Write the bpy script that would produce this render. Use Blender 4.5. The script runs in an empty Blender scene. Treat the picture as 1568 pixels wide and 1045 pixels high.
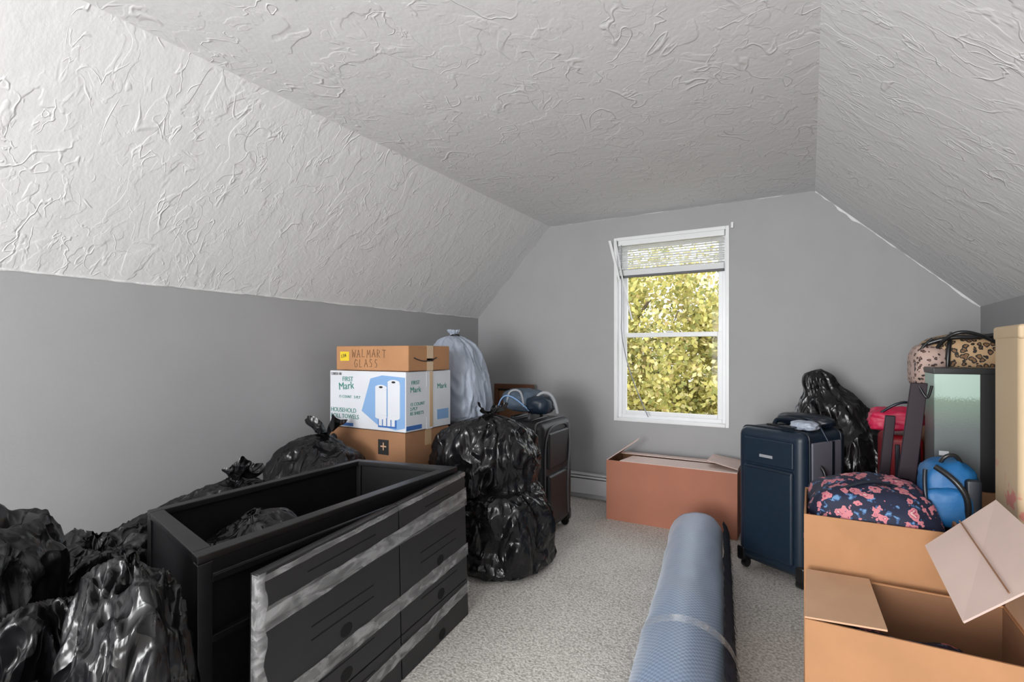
import bpy, math, random
import numpy as np
from mathutils import Vector, Matrix, noise
random.seed(4); np.random.seed(4)
S=bpy.context.scene
COL=S.collection
S.view_settings.view_transform='Standard'
# ---------------------------------------------------------------- materials
def nm(name):
    m=bpy.data.materials.new(name); m.use_nodes=True
    nt=m.node_tree; return m,nt,nt.nodes,nt.links,nt.nodes['Principled BSDF']
def mat(name,c,rough=.6,metal=0,var=0,vs=8,bs=0,bstr=.3,bdist=.01,spec=.5,detail=4,stretch=None,coat=0):
    m,nt,N,L,b=nm(name)
    b.inputs['Base Color'].default_value=(*c,1); b.inputs['Roughness'].default_value=rough
    b.inputs['Metallic'].default_value=metal; b.inputs['Specular IOR Level'].default_value=spec
    b.inputs['Coat Weight'].default_value=coat
    tc=N.new('ShaderNodeTexCoord'); mp=N.new('ShaderNodeMapping'); L.new(tc.outputs['Object'],mp.inputs[0])
    if stretch: mp.inputs['Scale'].default_value=stretch
    if var:
        n=N.new('ShaderNodeTexNoise'); n.inputs['Scale'].default_value=vs; n.inputs['Detail'].default_value=5
        L.new(mp.outputs[0],n.inputs['Vector'])
        r=N.new('ShaderNodeMapRange'); r.inputs['From Min'].default_value=.3; r.inputs['From Max'].default_value=.7
        r.inputs['To Min'].default_value=1-var; r.inputs['To Max'].default_value=1+var; L.new(n.outputs[0],r.inputs[0])
        mx=N.new('ShaderNodeVectorMath'); mx.operation='SCALE'; mx.inputs[0].default_value=c; L.new(r.outputs[0],mx.inputs['Scale'])
        L.new(mx.outputs[0],b.inputs['Base Color'])
    if bs:
        n=N.new('ShaderNodeTexNoise'); n.inputs['Scale'].default_value=bs; n.inputs['Detail'].default_value=detail
        L.new(mp.outputs[0],n.inputs['Vector'])
        bp=N.new('ShaderNodeBump'); bp.inputs['Strength'].default_value=bstr; bp.inputs['Distance'].default_value=bdist
        L.new(n.outputs[0],bp.inputs['Height']); L.new(bp.outputs[0],b.inputs['Normal'])
    return m
def math_n(N,L,op,a,b=None,c=None):
    n=N.new('ShaderNodeMath'); n.operation=op
    for i,v in enumerate((a,b,c)):
        if v is None: continue
        if isinstance(v,(int,float)): n.inputs[i].default_value=v
        else: L.new(v,n.inputs[i])
    return n.outputs[0]
def plaster_mat(name,stretch,col=(.73,.73,.735)):
    m,nt,N,L,b=nm(name)
    b.inputs['Roughness'].default_value=.8; b.inputs['Base Color'].default_value=(*col,1); b.inputs['Specular IOR Level'].default_value=.3
    tc=N.new('ShaderNodeTexCoord'); mp=N.new('ShaderNodeMapping'); mp.inputs['Scale'].default_value=stretch
    L.new(tc.outputs['Object'],mp.inputs[0])
    def nz(s,d,dist=0,off=None):
        n=N.new('ShaderNodeTexNoise'); n.inputs['Scale'].default_value=s; n.inputs['Detail'].default_value=d; n.inputs['Distortion'].default_value=dist
        if off:
            m2=N.new('ShaderNodeMapping'); m2.inputs['Location'].default_value=off; L.new(mp.outputs[0],m2.inputs[0]); L.new(m2.outputs[0],n.inputs['Vector'])
        else: L.new(mp.outputs[0],n.inputs['Vector'])
        return n.outputs[0]
    def sm(x,a,b2,lo=0,hi=1):
        mr=N.new('ShaderNodeMapRange'); mr.interpolation_type='SMOOTHSTEP'; mr.inputs['From Min'].default_value=a; mr.inputs['From Max'].default_value=b2
        mr.inputs['To Min'].default_value=lo; mr.inputs['To Max'].default_value=hi; L.new(x,mr.inputs[0]); return mr.outputs[0]
    def ridge(s,w,dist,off,ms):
        r=math_n(N,L,'ABSOLUTE',math_n(N,L,'SUBTRACT',nz(s,2.5,dist,off),.5))
        return math_n(N,L,'MULTIPLY',sm(r,0,w,1,0),sm(nz(ms,1.5,0,(off[1],off[0],3)),.48,.62))
    h=math_n(N,L,'ADD',math_n(N,L,'MULTIPLY',ridge(4.6,.014,.5,(3,1,0),6),.75),math_n(N,L,'MULTIPLY',ridge(8.5,.024,.6,(7,9,2),9),.45))
    # knock-down plateaus with one-sided smeared edges, only in patches
    pk=sm(nz(3.5,1,0,(1,8,2)),.45,.6)
    h=math_n(N,L,'ADD',h,math_n(N,L,'MULTIPLY',math_n(N,L,'MULTIPLY',sm(nz(5.5,3,.7,(11,4,6)),.5,.535),pk),.4))
    h=math_n(N,L,'ADD',h,math_n(N,L,'MULTIPLY',sm(nz(9,3,.6,(2,14,3)),.55,.585),.16))
    h=math_n(N,L,'ADD',h,math_n(N,L,'MULTIPLY',nz(10,3,.3,(5,5,5)),.8))
    h=math_n(N,L,'ADD',h,math_n(N,L,'MULTIPLY',nz(50,4),.25))
    bp=N.new('ShaderNodeBump'); bp.inputs['Strength'].default_value=.45; bp.inputs['Distance'].default_value=.008
    L.new(h,bp.inputs['Height']); L.new(bp.outputs[0],b.inputs['Normal'])
    return m
M_ceil=plaster_mat('plaster_ceiling',(1,.8,1)); M_slope=plaster_mat('plaster_slope',(.75,1.25,.75))
M_wall=mat('wall_paint',(.35,.35,.357),.6,var=.03,vs=3,bs=90,bstr=.15,bdist=.002)
M_white=mat('white_vinyl',(.80,.81,.82),.35,var=.02)
M_caulk=mat('caulk',(.75,.75,.75),.7,bs=40,bstr=.5)
M_base=mat('heater_paint',(.66,.66,.68),.4,var=.03)
def carpet():
    m,nt,N,L,b=nm('berber_carpet'); b.inputs['Roughness'].default_value=.95; b.inputs['Specular IOR Level'].default_value=.1
    tc=N.new('ShaderNodeTexCoord')
    v=N.new('ShaderNodeTexVoronoi'); v.inputs['Scale'].default_value=115; L.new(tc.outputs['Object'],v.inputs['Vector'])
    n=N.new('ShaderNodeTexNoise'); n.inputs['Scale'].default_value=85; n.inputs['Detail'].default_value=3; L.new(tc.outputs['Object'],n.inputs['Vector'])
    n2=N.new('ShaderNodeTexNoise'); n2.inputs['Scale'].default_value=2.2; n2.inputs['Detail'].default_value=3; L.new(tc.outputs['Object'],n2.inputs['Vector'])
    f=math_n(N,L,'ADD',math_n(N,L,'MULTIPLY',n.outputs[0],.85),math_n(N,L,'MULTIPLY',n2.outputs[0],.3))
    f=math_n(N,L,'SUBTRACT',f,math_n(N,L,'MULTIPLY',v.outputs['Distance'],.4))
    r=N.new('ShaderNodeValToRGB'); e=r.color_ramp.elements
    e[0].position=.15; e[0].color=(.41,.385,.35,1); e[1].position=.52; e[1].color=(.80,.77,.725,1); L.new(f,r.inputs[0]); L.new(r.outputs[0],b.inputs['Base Color'])
    bp=N.new('ShaderNodeBump'); bp.inputs['Strength'].default_value=.55; bp.inputs['Distance'].default_value=.007
    L.new(f,bp.inputs['Height']); L.new(bp.outputs[0],b.inputs['Normal']); return m
M_carpet=carpet()
M_card=mat('cardboard',(.43,.215,.10),.8,var=.08,vs=6,bs=60,bstr=.1,bdist=.003)
M_card_pink=mat('cardboard_reddish',(.40,.16,.10),.8,var=.06,vs=5)
M_card_pale=mat('cardboard_pale',(.60,.37,.23),.8,var=.07,vs=6)
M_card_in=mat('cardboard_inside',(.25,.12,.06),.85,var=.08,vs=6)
M_card_flap=mat('cardboard_greyed',(.60,.46,.41),.8,var=.05,vs=6)
M_card_b=mat('cardboard_tan',(.34,.17,.085),.8,var=.08,vs=6)
M_wbox=mat('white_print_carton',(.66,.68,.72),.55,var=.03)
M_blue=mat('print_blue',(.04,.14,.42),.5); M_lblue=mat('print_light_blue',(.22,.38,.64),.5)
M_green=mat('print_green',(.03,.22,.18),.5); M_ink=mat('ink',(.02,.02,.02),.6); M_yel=mat('yellow_label',(.75,.55,.03),.5)
M_marker=mat('marker_ink',(.07,.035,.02),.6)
M_tapeb=mat('packing_tape_tan',(.55,.38,.22),.25)
def bagmat(name,c,rough,bst=.55):
    m,nt,N,L,b=nm(name); b.inputs['Base Color'].default_value=(*c,1); b.inputs['Roughness'].default_value=rough
    b.inputs['Specular IOR Level'].default_value=.5
    tc=N.new('ShaderNodeTexCoord'); mp=N.new('ShaderNodeMapping'); mp.inputs['Scale'].default_value=(1,1,.55); mp.inputs['Rotation'].default_value=(.5,.4,0); L.new(tc.outputs['Object'],mp.inputs[0])
    def rid(s,d,w):
        n=N.new('ShaderNodeTexNoise'); n.inputs['Scale'].default_value=s; n.inputs['Detail'].default_value=d; n.inputs['Distortion'].default_value=.6
        L.new(mp.outputs[0],n.inputs['Vector'])
        a=math_n(N,L,'ABSOLUTE',math_n(N,L,'SUBTRACT',n.outputs[0],.5))
        return math_n(N,L,'POWER',math_n(N,L,'SUBTRACT',1,math_n(N,L,'MINIMUM',math_n(N,L,'MULTIPLY',a,w),1)),1.3)
    h=math_n(N,L,'ADD',rid(7,1.5,4),math_n(N,L,'MULTIPLY',rid(16,1.5,3.5),.5))
    bp=N.new('ShaderNodeBump'); bp.inputs['Strength'].default_value=bst; bp.inputs['Distance'].default_value=.022
    L.new(h,bp.inputs['Height']); L.new(bp.outputs[0],b.inputs['Normal']); return m
M_bag=bagmat('black_plastic_film',(.006,.006,.007),.26)
M_bagw=bagmat('bluish_plastic_film',(.40,.45,.54),.45,.35)
M_blackw=mat('black_wood',(.007,.007,.008),.36,bs=30,bstr=.05)
M_drawer=mat('dark_laminate',(.019,.019,.021),.5,var=.1,vs=20)
M_hole=mat('slot_black',(.001,.001,.001),.9)
def tape_mat(name='clear_tape',a0=.18,a1=.5,c=.6):
    m,nt,N,L,b=nm(name); b.inputs['Base Color'].default_value=(c,c,c*1.01,1); b.inputs['Roughness'].default_value=.14; b.inputs['Specular IOR Level'].default_value=.8
    tc=N.new('ShaderNodeTexCoord'); mp=N.new('ShaderNodeMapping'); mp.inputs['Scale'].default_value=(1,.5,1.4); L.new(tc.outputs['Object'],mp.inputs[0])
    n=N.new('ShaderNodeTexNoise'); n.inputs['Scale'].default_value=22; n.inputs['Detail'].default_value=6; n.inputs['Distortion'].default_value=.8
    L.new(mp.outputs[0],n.inputs['Vector'])
    bp=N.new('ShaderNodeBump'); bp.inputs['Distance'].default_value=.006; bp.inputs['Strength'].default_value=.6; L.new(n.outputs[0],bp.inputs['Height']); L.new(bp.outputs[0],b.inputs['Normal'])
    r=N.new('ShaderNodeMapRange'); r.inputs['From Min'].default_value=.38; r.inputs['From Max'].default_value=.68; r.inputs['To Min'].default_value=a0; r.inputs['To Max'].default_value=a1
    L.new(n.outputs[0],r.inputs[0]); L.new(r.outputs[0],b.inputs['Alpha']); return m
M_tape=tape_mat(a0=.08,a1=.38); M_taped=tape_mat('clear_tape_doubled',.18,.6)
M_navy=mat('navy_nylon',(.008,.019,.036),.42,var=.1,vs=30,bs=220,bstr=.2,bdist=.002)
M_navyd=mat('navy_dark_trim',(.006,.011,.02),.35)
M_greyp=mat('purple_grey_nylon',(.17,.17,.21),.6,bs=220,bstr=.2,bdist=.002)
M_blk=mat('black_nylon',(.012,.012,.014),.5,bs=200,bstr=.3,bdist=.002)
M_blkp=mat('black_plastic',(.012,.012,.013),.3)
M_gryw=mat('grey_webbing',(.3,.31,.33),.7); M_dgr=mat('dark_grey_trim',(.10,.10,.11),.5)
def rugm():
    m,nt,N,L,b=nm('woven_rug'); b.inputs['Roughness'].default_value=.45; b.inputs['Sheen Weight'].default_value=.3
    uv=N.new('ShaderNodeUVMap'); mp=N.new('ShaderNodeMapping'); L.new(uv.outputs[0],mp.inputs[0])
    ck=N.new('ShaderNodeTexChecker'); ck.inputs['Scale'].default_value=95; L.new(mp.outputs[0],ck.inputs[0])
    n=N.new('ShaderNodeTexNoise'); n.inputs['Scale'].default_value=3; n.inputs['Detail'].default_value=3; L.new(mp.outputs[0],n.inputs['Vector'])
    ck.inputs[1].default_value=(.28,.38,.53,1); ck.inputs[2].default_value=(.085,.13,.22,1)
    mx=N.new('ShaderNodeMix'); mx.data_type='RGBA'; L.new(n.outputs[0],mx.inputs[0]); L.new(ck.outputs[0],mx.inputs[6]); mx.inputs[7].default_value=(.20,.29,.45,1)
    L.new(mx.outputs[2],b.inputs['Base Color'])
    bp=N.new('ShaderNodeBump'); bp.inputs['Distance'].default_value=.004; bp.inputs['Strength'].default_value=.5; L.new(ck.outputs[1],bp.inputs['Height']); L.new(bp.outputs[0],b.inputs['Normal']); return m
M_rug=rugm(); M_rugd=mat('navy_fringe',(.012,.018,.035),.8,var=.4,vs=60)
def vor(name,scale,stops,rough=.7,coln=False,warp=.9):
    m,nt,N,L,b=nm(name); b.inputs['Roughness'].default_value=rough
    tc=N.new('ShaderNodeTexCoord'); n=N.new('ShaderNodeTexNoise'); n.inputs['Scale'].default_value=scale*.8; L.new(tc.outputs['Object'],n.inputs['Vector'])
    mx=N.new('ShaderNodeVectorMath'); mx.operation='MULTIPLY_ADD'; L.new(n.outputs[1],mx.inputs[0]); mx.inputs[1].default_value=(warp/scale,)*3; L.new(tc.outputs['Object'],mx.inputs[2])
    v=N.new('ShaderNodeTexVoronoi'); v.inputs['Scale'].default_value=scale; L.new(mx.outputs[0],v.inputs['Vector'])
    r=N.new('ShaderNodeValToRGB'); r.color_ramp.interpolation='CONSTANT'
    while len(r.color_ramp.elements)<len(stops): r.color_ramp.elements.new(.5)
    for e,(p,c) in zip(r.color_ramp.elements,stops): e.position=p; e.color=(*c,1)
    if coln:
        s=N.new('ShaderNodeSeparateColor'); L.new(v.outputs['Color'],s.inputs[0]); L.new(s.outputs[0],r.inputs[0])
    else: L.new(v.outputs['Distance'],r.inputs[0])
    L.new(r.outputs[0],b.inputs['Base Color']); return m
def floral():
    m,nt,N,L,b=nm('floral_fabric'); b.inputs['Roughness'].default_value=.7
    tc=N.new('ShaderNodeTexCoord')
    def vr(s,off,warp):
        mp=N.new('ShaderNodeMapping'); mp.inputs['Location'].default_value=off; L.new(tc.outputs['Object'],mp.inputs[0])
        n=N.new('ShaderNodeTexNoise'); n.inputs['Scale'].default_value=s*1.6; L.new(mp.outputs[0],n.inputs['Vector'])
        mx=N.new('ShaderNodeVectorMath'); mx.operation='MULTIPLY_ADD'; L.new(n.outputs[1],mx.inputs[0]); mx.inputs[1].default_value=(warp/s,)*3; L.new(mp.outputs[0],mx.inputs[2])
        v=N.new('ShaderNodeTexVoronoi'); v.inputs['Scale'].default_value=s; L.new(mx.outputs[0],v.inputs['Vector']); return v
    def ramp(x,st):
        r=N.new('ShaderNodeValToRGB'); r.color_ramp.interpolation='CONSTANT'
        while len(r.color_ramp.elements)<len(st): r.color_ramp.elements.new(.5)
        for e,(p,c) in zip(r.color_ramp.elements,st): e.position=p; e.color=(*c,1)
        L.new(x,r.inputs[0]); return r.outputs[0]
    v1=vr(21,(0,0,0),1.4); fl=ramp(v1.outputs['Distance'],[(0,(.60,.38,.36)),(.13,(.34,.05,.11)),(.21,(.58,.20,.23)),(.41,(.010,.014,.04))])
    mk=ramp(v1.outputs['Distance'],[(0,(1,1,1)),(.41,(0,0,0))])
    v2=vr(34,(4,2,7),1.6); lf=ramp(v2.outputs['Distance'],[(0,(.14,.28,.46)),(.18,(.04,.10,.24)),(.31,(.010,.014,.04))])
    mx=N.new('ShaderNodeMix'); mx.data_type='RGBA'; L.new(mk,mx.inputs[0]); L.new(lf,mx.inputs[6]); L.new(fl,mx.inputs[7]); L.new(mx.outputs[2],b.inputs['Base Color']); return m
M_floral=floral()
M_leo=vor('leopard_fabric',48,[(0,(.20,.10,.04)),(.28,(.015,.01,.008)),(.48,(.46,.30,.16))])
M_leop=vor('leopard_pale_fabric',55,[(0,(.20,.11,.08)),(.2,(.03,.018,.015)),(.36,(.50,.36,.31))])
M_red=mat('red_shell',(.28,.012,.02),.35); M_pink=mat('hot_pink_fabric',(.48,.012,.06),.5)
M_mar=mat('dark_plum_wood',(.018,.009,.015),.55,spec=.3); M_bluebp=mat('blue_nylon',(.010,.12,.32),.5,bs=150,bstr=.3,bdist=.002)
M_wood=mat('red_brown_wood',(.12,.045,.02),.4,var=.25,vs=14,stretch=(1,1,8))
def silv():
    m,nt,N,L,b=nm('silver_green_print'); b.inputs['Roughness'].default_value=.5
    tc=N.new('ShaderNodeTexCoord'); g=N.new('ShaderNodeSeparateXYZ'); L.new(tc.outputs['Object'],g.inputs[0])
    n=N.new('ShaderNodeTexNoise'); n.inputs['Scale'].default_value=160; L.new(tc.outputs['Object'],n.inputs['Vector'])
    f=math_n(N,L,'ADD',g.outputs[2],math_n(N,L,'MULTIPLY',n.outputs[0],.05))
    z=N.new('ShaderNodeMapRange'); z.inputs['From Min'].default_value=.72; z.inputs['From Max'].default_value=1.16; L.new(f,z.inputs[0])
    r=N.new('ShaderNodeValToRGB'); st=[(0,(.06,.065,.07)),(.45,(.12,.14,.14)),(.72,(.20,.28,.22)),(.76,(.40,.54,.47)),(1,(.43,.57,.50))]
    while len(r.color_ramp.elements)<len(st): r.color_ramp.elements.new(.5)
    for e,(p,c) in zip(r.color_ramp.elements,st): e.position=p; e.color=(*c,1)
    L.new(z.outputs[0],r.inputs[0]); L.new(r.outputs[0],b.inputs['Base Color']); return m
M_silv=silv()
M_bgrey=mat('blue_grey_fabric',(.07,.10,.14),.7,bs=60,bstr=.4); M_teal=mat('pale_teal_fabric',(.3,.4,.38),.8)
def creammat():
    m,nt,N,L,b=nm('cream_flower_print'); b.inputs['Roughness'].default_value=.6
    tc=N.new('ShaderNodeTexCoord'); n=N.new('ShaderNodeTexNoise'); n.inputs['Scale'].default_value=7; n.inputs['Detail'].default_value=3; n.inputs['Distortion'].default_value=1.5
    L.new(tc.outputs['Object'],n.inputs['Vector'])
    g=N.new('ShaderNodeSeparateXYZ'); L.new(tc.outputs['Object'],g.inputs[0])
    z=N.new('ShaderNodeMapRange'); z.inputs['From Min'].default_value=1.0; z.inputs['From Max'].default_value=.78; L.new(g.outputs[2],z.inputs[0])
    f=math_n(N,L,'MULTIPLY',n.outputs[0],z.outputs[0])
    r=N.new('ShaderNodeValToRGB'); e=r.color_ramp.elements; e[0].position=.47; e[0].color=(.58,.44,.28,1); e[1].position=.53; e[1].color=(.58,.22,.18,1)
    L.new(f,r.inputs[0]); L.new(r.outputs[0],b.inputs['Base Color']); return m
M_cream=creammat()
# ---------------------------------------------------------------- helpers
def G(name,loc,rz=0):
    e=bpy.data.objects.new(name,None); e.empty_display_size=.1; e.location=loc; e.rotation_euler=(0,0,rz); COL.objects.link(e); return e
def att(o,p,local=False):
    if p is None: return o
    o.parent=p
    if not local:
        o.matrix_parent_inverse=(Matrix.Translation(p.location)@Matrix.Rotation(p.rotation_euler[2],4,'Z')).inverted()
    return o
def mesh(name,v,f,m,p=None,local=False,smooth=False,bevel=0,seg=2):
    me=bpy.data.meshes.new(name); me.from_pydata([tuple(x) for x in v],[],f); me.update()
    if m: me.materials.append(m)
    o=bpy.data.objects.new(name,me); COL.objects.link(o); att(o,p,local)
    if smooth: me.polygons.foreach_set('use_smooth',[True]*len(me.polygons))
    if bevel:
        b=o.modifiers.new('b','BEVEL'); b.width=bevel; b.segments=seg; b.limit_method='ANGLE'
        me.polygons.foreach_set('use_smooth',[True]*len(me.polygons))
        w=o.modifiers.new('w','WEIGHTED_NORMAL'); w.keep_sharp=False
    return o
HF=[(0,3,2,1),(4,5,6,7),(0,1,5,4),(1,2,6,5),(2,3,7,6),(3,0,4,7)]
def box(name,lo,hi,m,p=None,local=False,bevel=0,seg=2):
    x0,y0,z0=lo;x1,y1,z1=hi
    v=[(x0,y0,z0),(x1,y0,z0),(x1,y1,z0),(x0,y1,z0),(x0,y0,z1),(x1,y0,z1),(x1,y1,z1),(x0,y1,z1)]
    return mesh(name,v,HF,m,p,local,bevel=bevel,seg=seg)
def panel(name,q,th,m,p=None,local=False,bevel=0):
    q=[Vector(a) for a in q]; n=(q[1]-q[0]).cross(q[3]-q[0]).normalized()*th
    return mesh(name,q+[a+n for a in q],HF,m,p,local,bevel=bevel)
def tube(name,pts,r,m,p=None,local=False,cyc=False,poly=False):
    c=bpy.data.curves.new(name,'CURVE'); c.dimensions='3D'; pl=poly or len(pts)<=2; s=c.splines.new('POLY' if pl else 'NURBS'); s.points.add(len(pts)-1)
    for a,b in zip(s.points,pts): a.co=(*b,1)
    if not pl: s.use_endpoint_u=True; s.order_u=3; s.use_cyclic_u=cyc
    s.resolution_u=6
    c.bevel_depth=r
    c.bevel_resolution=2; c.use_fill_caps=True; c.materials.append(m)
    o=bpy.data.objects.new(name,c); COL.objects.link(o); 
    dg=bpy.context.evaluated_depsgraph_get(); me=bpy.data.meshes.new_from_object(o.evaluated_get(dg)); bpy.data.objects.remove(o)
    o=bpy.data.objects.new(name,me); COL.objects.link(o); me.polygons.foreach_set('use_smooth',[True]*len(me.polygons))
    return att(o,p,local)
def text(name,s,size,loc,rot,m,p=None,local=False,ext=.0006):
    c=bpy.data.curves.new(name,'FONT'); c.body=s; c.size=size; c.extrude=ext; c.materials.append(m)
    o=bpy.data.objects.new(name,c); COL.objects.link(o)
    dg=bpy.context.evaluated_depsgraph_get(); me=bpy.data.meshes.new_from_object(o.evaluated_get(dg)); bpy.data.objects.remove(o)
    me.transform(Matrix.Translation(loc)@Matrix.Rotation(rot[2],4,'Z')@Matrix.Rotation(rot[0],4,'X')@Matrix.Rotation(rot[1],4,'Z'))
    if len(me.materials)==0: me.materials.append(m)
    o=bpy.data.objects.new(name,me); COL.objects.link(o); return att(o,p,local)
STK={'W':[[(0,1),(.2,0),(.45,.7),(.7,0),(.95,1)]],'A':[[(0,0),(.4,1),(.8,0)],[(.15,.4),(.65,.42)]],'L':[[(.1,1),(.05,0),(.6,.05)]],'M':[[(0,0),(.1,1),(.4,.4),(.75,1),(.85,0)]],
 'R':[[(0,0),(.05,1),(.55,.85),(.5,.55),(.05,.5),(.65,0)]],'T':[[(0,1),(.8,.95)],[(.4,1),(.38,0)]],'G':[[(.7,.85),(.3,1),(0,.5),(.25,0),(.7,.1),(.7,.45),(.4,.45)]],'S':[[(.6,.9),(.25,1),(.1,.7),(.55,.4),(.5,.05),(.05,.05)]]}
def scrawl(s,x,y,z,sz,m,p,r=.0014):
    rn=random.Random(len(s))
    for i,ch in enumerate(s):
        dz=rn.uniform(-.004,.004)
        for k,st in enumerate(STK[ch]):
            tube('marker_%s_%d_%d'%(s.lower(),i,k),[(x+a*sz*.7,y,z+dz+b*sz) for a,b in st],r,m,p,poly=True)
        x+=sz*.88
def disc(name,c,rx,rz,nrm,m,p=None,local=False,th=.002,n=28):
    v=[];f=[]
    for k in (0,1):
        for i in range(n):
            a=2*math.pi*i/n
            if nrm=='Y-': v.append((c[0]+rx*math.cos(a),c[1]-th*k,c[2]+rz*math.sin(a)))
            elif nrm=='X+': v.append((c[0]+th*k,c[1]+rx*math.cos(a),c[2]+rz*math.sin(a)))
            else: v.append((c[0]+rx*math.cos(a),c[1]+rz*math.sin(a),c[2]+th*k))
    f=[tuple(range(n)),tuple(range(n,2*n))]+[(i,(i+1)%n,n+(i+1)%n,n+i) for i in range(n)]
    return mesh(name,v,f,m,p,local)
def prismY(polys,y0,y1,name,m):
    v=[];f=[]
    for pl in polys:
        k=len(v);n=len(pl)
        v+=[(x,y0,z) for x,z in pl]+[(x,y1,z) for x,z in pl]
        f+=[tuple(range(k,k+n)),tuple(range(k+2*n-1,k+n-1,-1))]+[(k+i,k+(i+1)%n,k+n+(i+1)%n,k+n+i) for i in range(n)]
    return mesh(name,v,f,m)
def interp(pts,t):
    n=len(pts)-1; x=t*n; i=min(int(x),n-1); u=x-i
    p0=pts[max(i-1,0)];p1=pts[i];p2=pts[i+1];p3=pts[min(i+2,n)]
    return tuple(.5*((2*b)+(c-a)*u+(2*a-5*b+4*c-d)*u*u+(3*b-a-3*c+d)*u**3) for a,b,c,d in zip(p0,p1,p2,p3))
PROF=[(0,0),(.55,.0),(.88,.05),(.99,.18),(1.01,.38),(.98,.56),(.90,.73),(.74,.86),(.46,.95),(.18,1.0),(.08,1.02),(.10,1.05),(.16,1.075),(.18,1.10)]
HEAP=[(0,0),(.55,.0),(.88,.05),(.99,.18),(1.01,.38),(.98,.58),(.90,.76),(.74,.88),(.5,.96),(.26,1.0),(.13,1.015),(.11,1.03),(.12,1.04),(.06,1.045)]
def bag(name,loc,rx,ry,h,seed,m=None,prof=PROF,lean=(0,0),rot=0,amp=1.0,nu=150,nv=110,tuft=1.0,lobes=.06,neck=.62,tip=(0,0),lump=0,pleat=.055):
    m=m or M_bag
    v=[];f=[]; rnd=random.Random(seed); ph=[rnd.uniform(0,6.28) for _ in range(6)]
    so=Vector((seed*3.1,seed*1.7,seed*.9))
    for j in range(nv+1):
        t=j/nv; r,z=interp(prof,t); r=max(r,.0)
        zt=z
        for i in range(nu):
            a=2*math.pi*i/nu
            d=Vector((math.cos(a),math.sin(a),0))
            pn=Vector((d.x*r,d.y*r,z*1.1))
            w=min(max((zt-neck)/.25,0),1); w=w*w*(3-2*w)
            n1=noise.noise(pn*1.6+so)
            warp=noise.noise_vector(pn*2.0+so)*.35
            n2=1-abs(noise.noise((pn+warp)*3.0+so))*2.6
            n3=1-abs(noise.noise(Vector((pn.x,pn.y,pn.z*.6))*7+warp*3+so))*2.4
            n4=noise.noise(pn*.9+so*1.3)
            pl=math.sin(a*11+ph[0]+5*n1)+.6*math.sin(a*19+ph[1]+4*n1)
            rr=r*(1+lobes*math.sin(2*a+ph[2])+lobes*.8*math.sin(3*a+ph[3])+.20*n1*amp+(.075*n2+.032*n3)*amp*(1 if z<1 else .5))
            rr+=r*w*pleat*pl
            zz=z+ (.04*n1+lump*n4*min(1,z*1.5)+lump*.25*(n2-.5)*min(1,z))*(1 if z>.1 else 0)*amp
            if z>1.03 and prof is PROF: rr*=tuft*(1+.4*math.sin(a*3+ph[4])+.2*math.sin(a*5+ph[0])); zz+=(.045*math.sin(a*2+ph[5])+.02*math.sin(a*5))*tuft*(z-1.01)*10
            k=z*z; k5=max(0,z-.75)**1.3*3
            v.append((rx*rr*d.x+lean[0]*k+tip[0]*k5, ry*rr*d.y+lean[1]*k+tip[1]*k5, max(zz*h,.003)))
    for j in range(nv):
        for i in range(nu):
            f.append((j*nu+i,j*nu+(i+1)%nu,(j+1)*nu+(i+1)%nu,(j+1)*nu+i))
    o=mesh(name,v,f,m,smooth=True); o.location=loc; o.rotation_euler=(0,0,rot)
    return o
def pillow(name,c,s,m,p=None,local=False,e=.55,amp=.04,seed=0,n=48,rot=None,freq=3):
    v=[];f=[]; so=Vector((seed*2.3,seed,seed*.7))
    pw=lambda x,k: math.copysign(abs(x)**k,x)
    R=rot.to_matrix() if rot else Matrix.Identity(3)
    for j in range(n//2+1):
        b=-math.pi/2+math.pi*j/(n//2)
        for i in range(n):
            a=2*math.pi*i/n
            x=pw(math.cos(b),e)*pw(math.cos(a),e); y=pw(math.cos(b),e)*pw(math.sin(a),e); z=pw(math.sin(b),e)
            q=Vector((x,y,z)); k=1+amp*(noise.noise(q*freq*.7+so)*1.6+ (1-abs(noise.noise(q*freq*1.7+so))*2)*.6)
            q=R@Vector((x*s[0]/2*k,y*s[1]/2*k,z*s[2]/2*k)); v.append((q.x+c[0],q.y+c[1],q.z+c[2]))
    for j in range(n//2):
        for i in range(n): f.append((j*n+i,j*n+(i+1)%n,(j+1)*n+(i+1)%n,(j+1)*n+i))
    return mesh(name,v,f,m,p,local,smooth=True)
# ---------------------------------------------------------------- room
XL,XR,YB,YF=-2.68,.87,4.01,-3.6
CZ=2.282; CL,CR=-1.935,.03; KL,KR=1.52,1.47
box('floor',(XL-.12,YF-.12,-.12),(XR+.12,YB+.12,0),M_carpet)
box('wall_left',(XL-.12,YF-.12,-.1),(XL,YB+.12,KL+.06),M_wall)
box('wall_right',(XR,YF-.12,-.1),(XR+.12,YB+.12,KR+.06),M_wall)
prismY([[(CL-.02,CZ),(CR+.02,CZ),(CR+.02,CZ+.15),(CL-.02,CZ+.15)]],YF-.12,YB+.12,'ceiling',M_ceil)
prismY([[(XL,KL),(CL,CZ),(CL,CZ+.15),(XL-.15,KL+.0)]],YF-.12,YB+.12,'ceiling_slope_left',M_slope)
prismY([[(CR,CZ),(XR,KR),(XR+.15,KR),(CR,CZ+.15)]],YF-.12,YB+.12,'ceiling_slope_right',M_slope)
wx0,wx1,wz0,wz1=-1.352,-.515,.665,2.105
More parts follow.
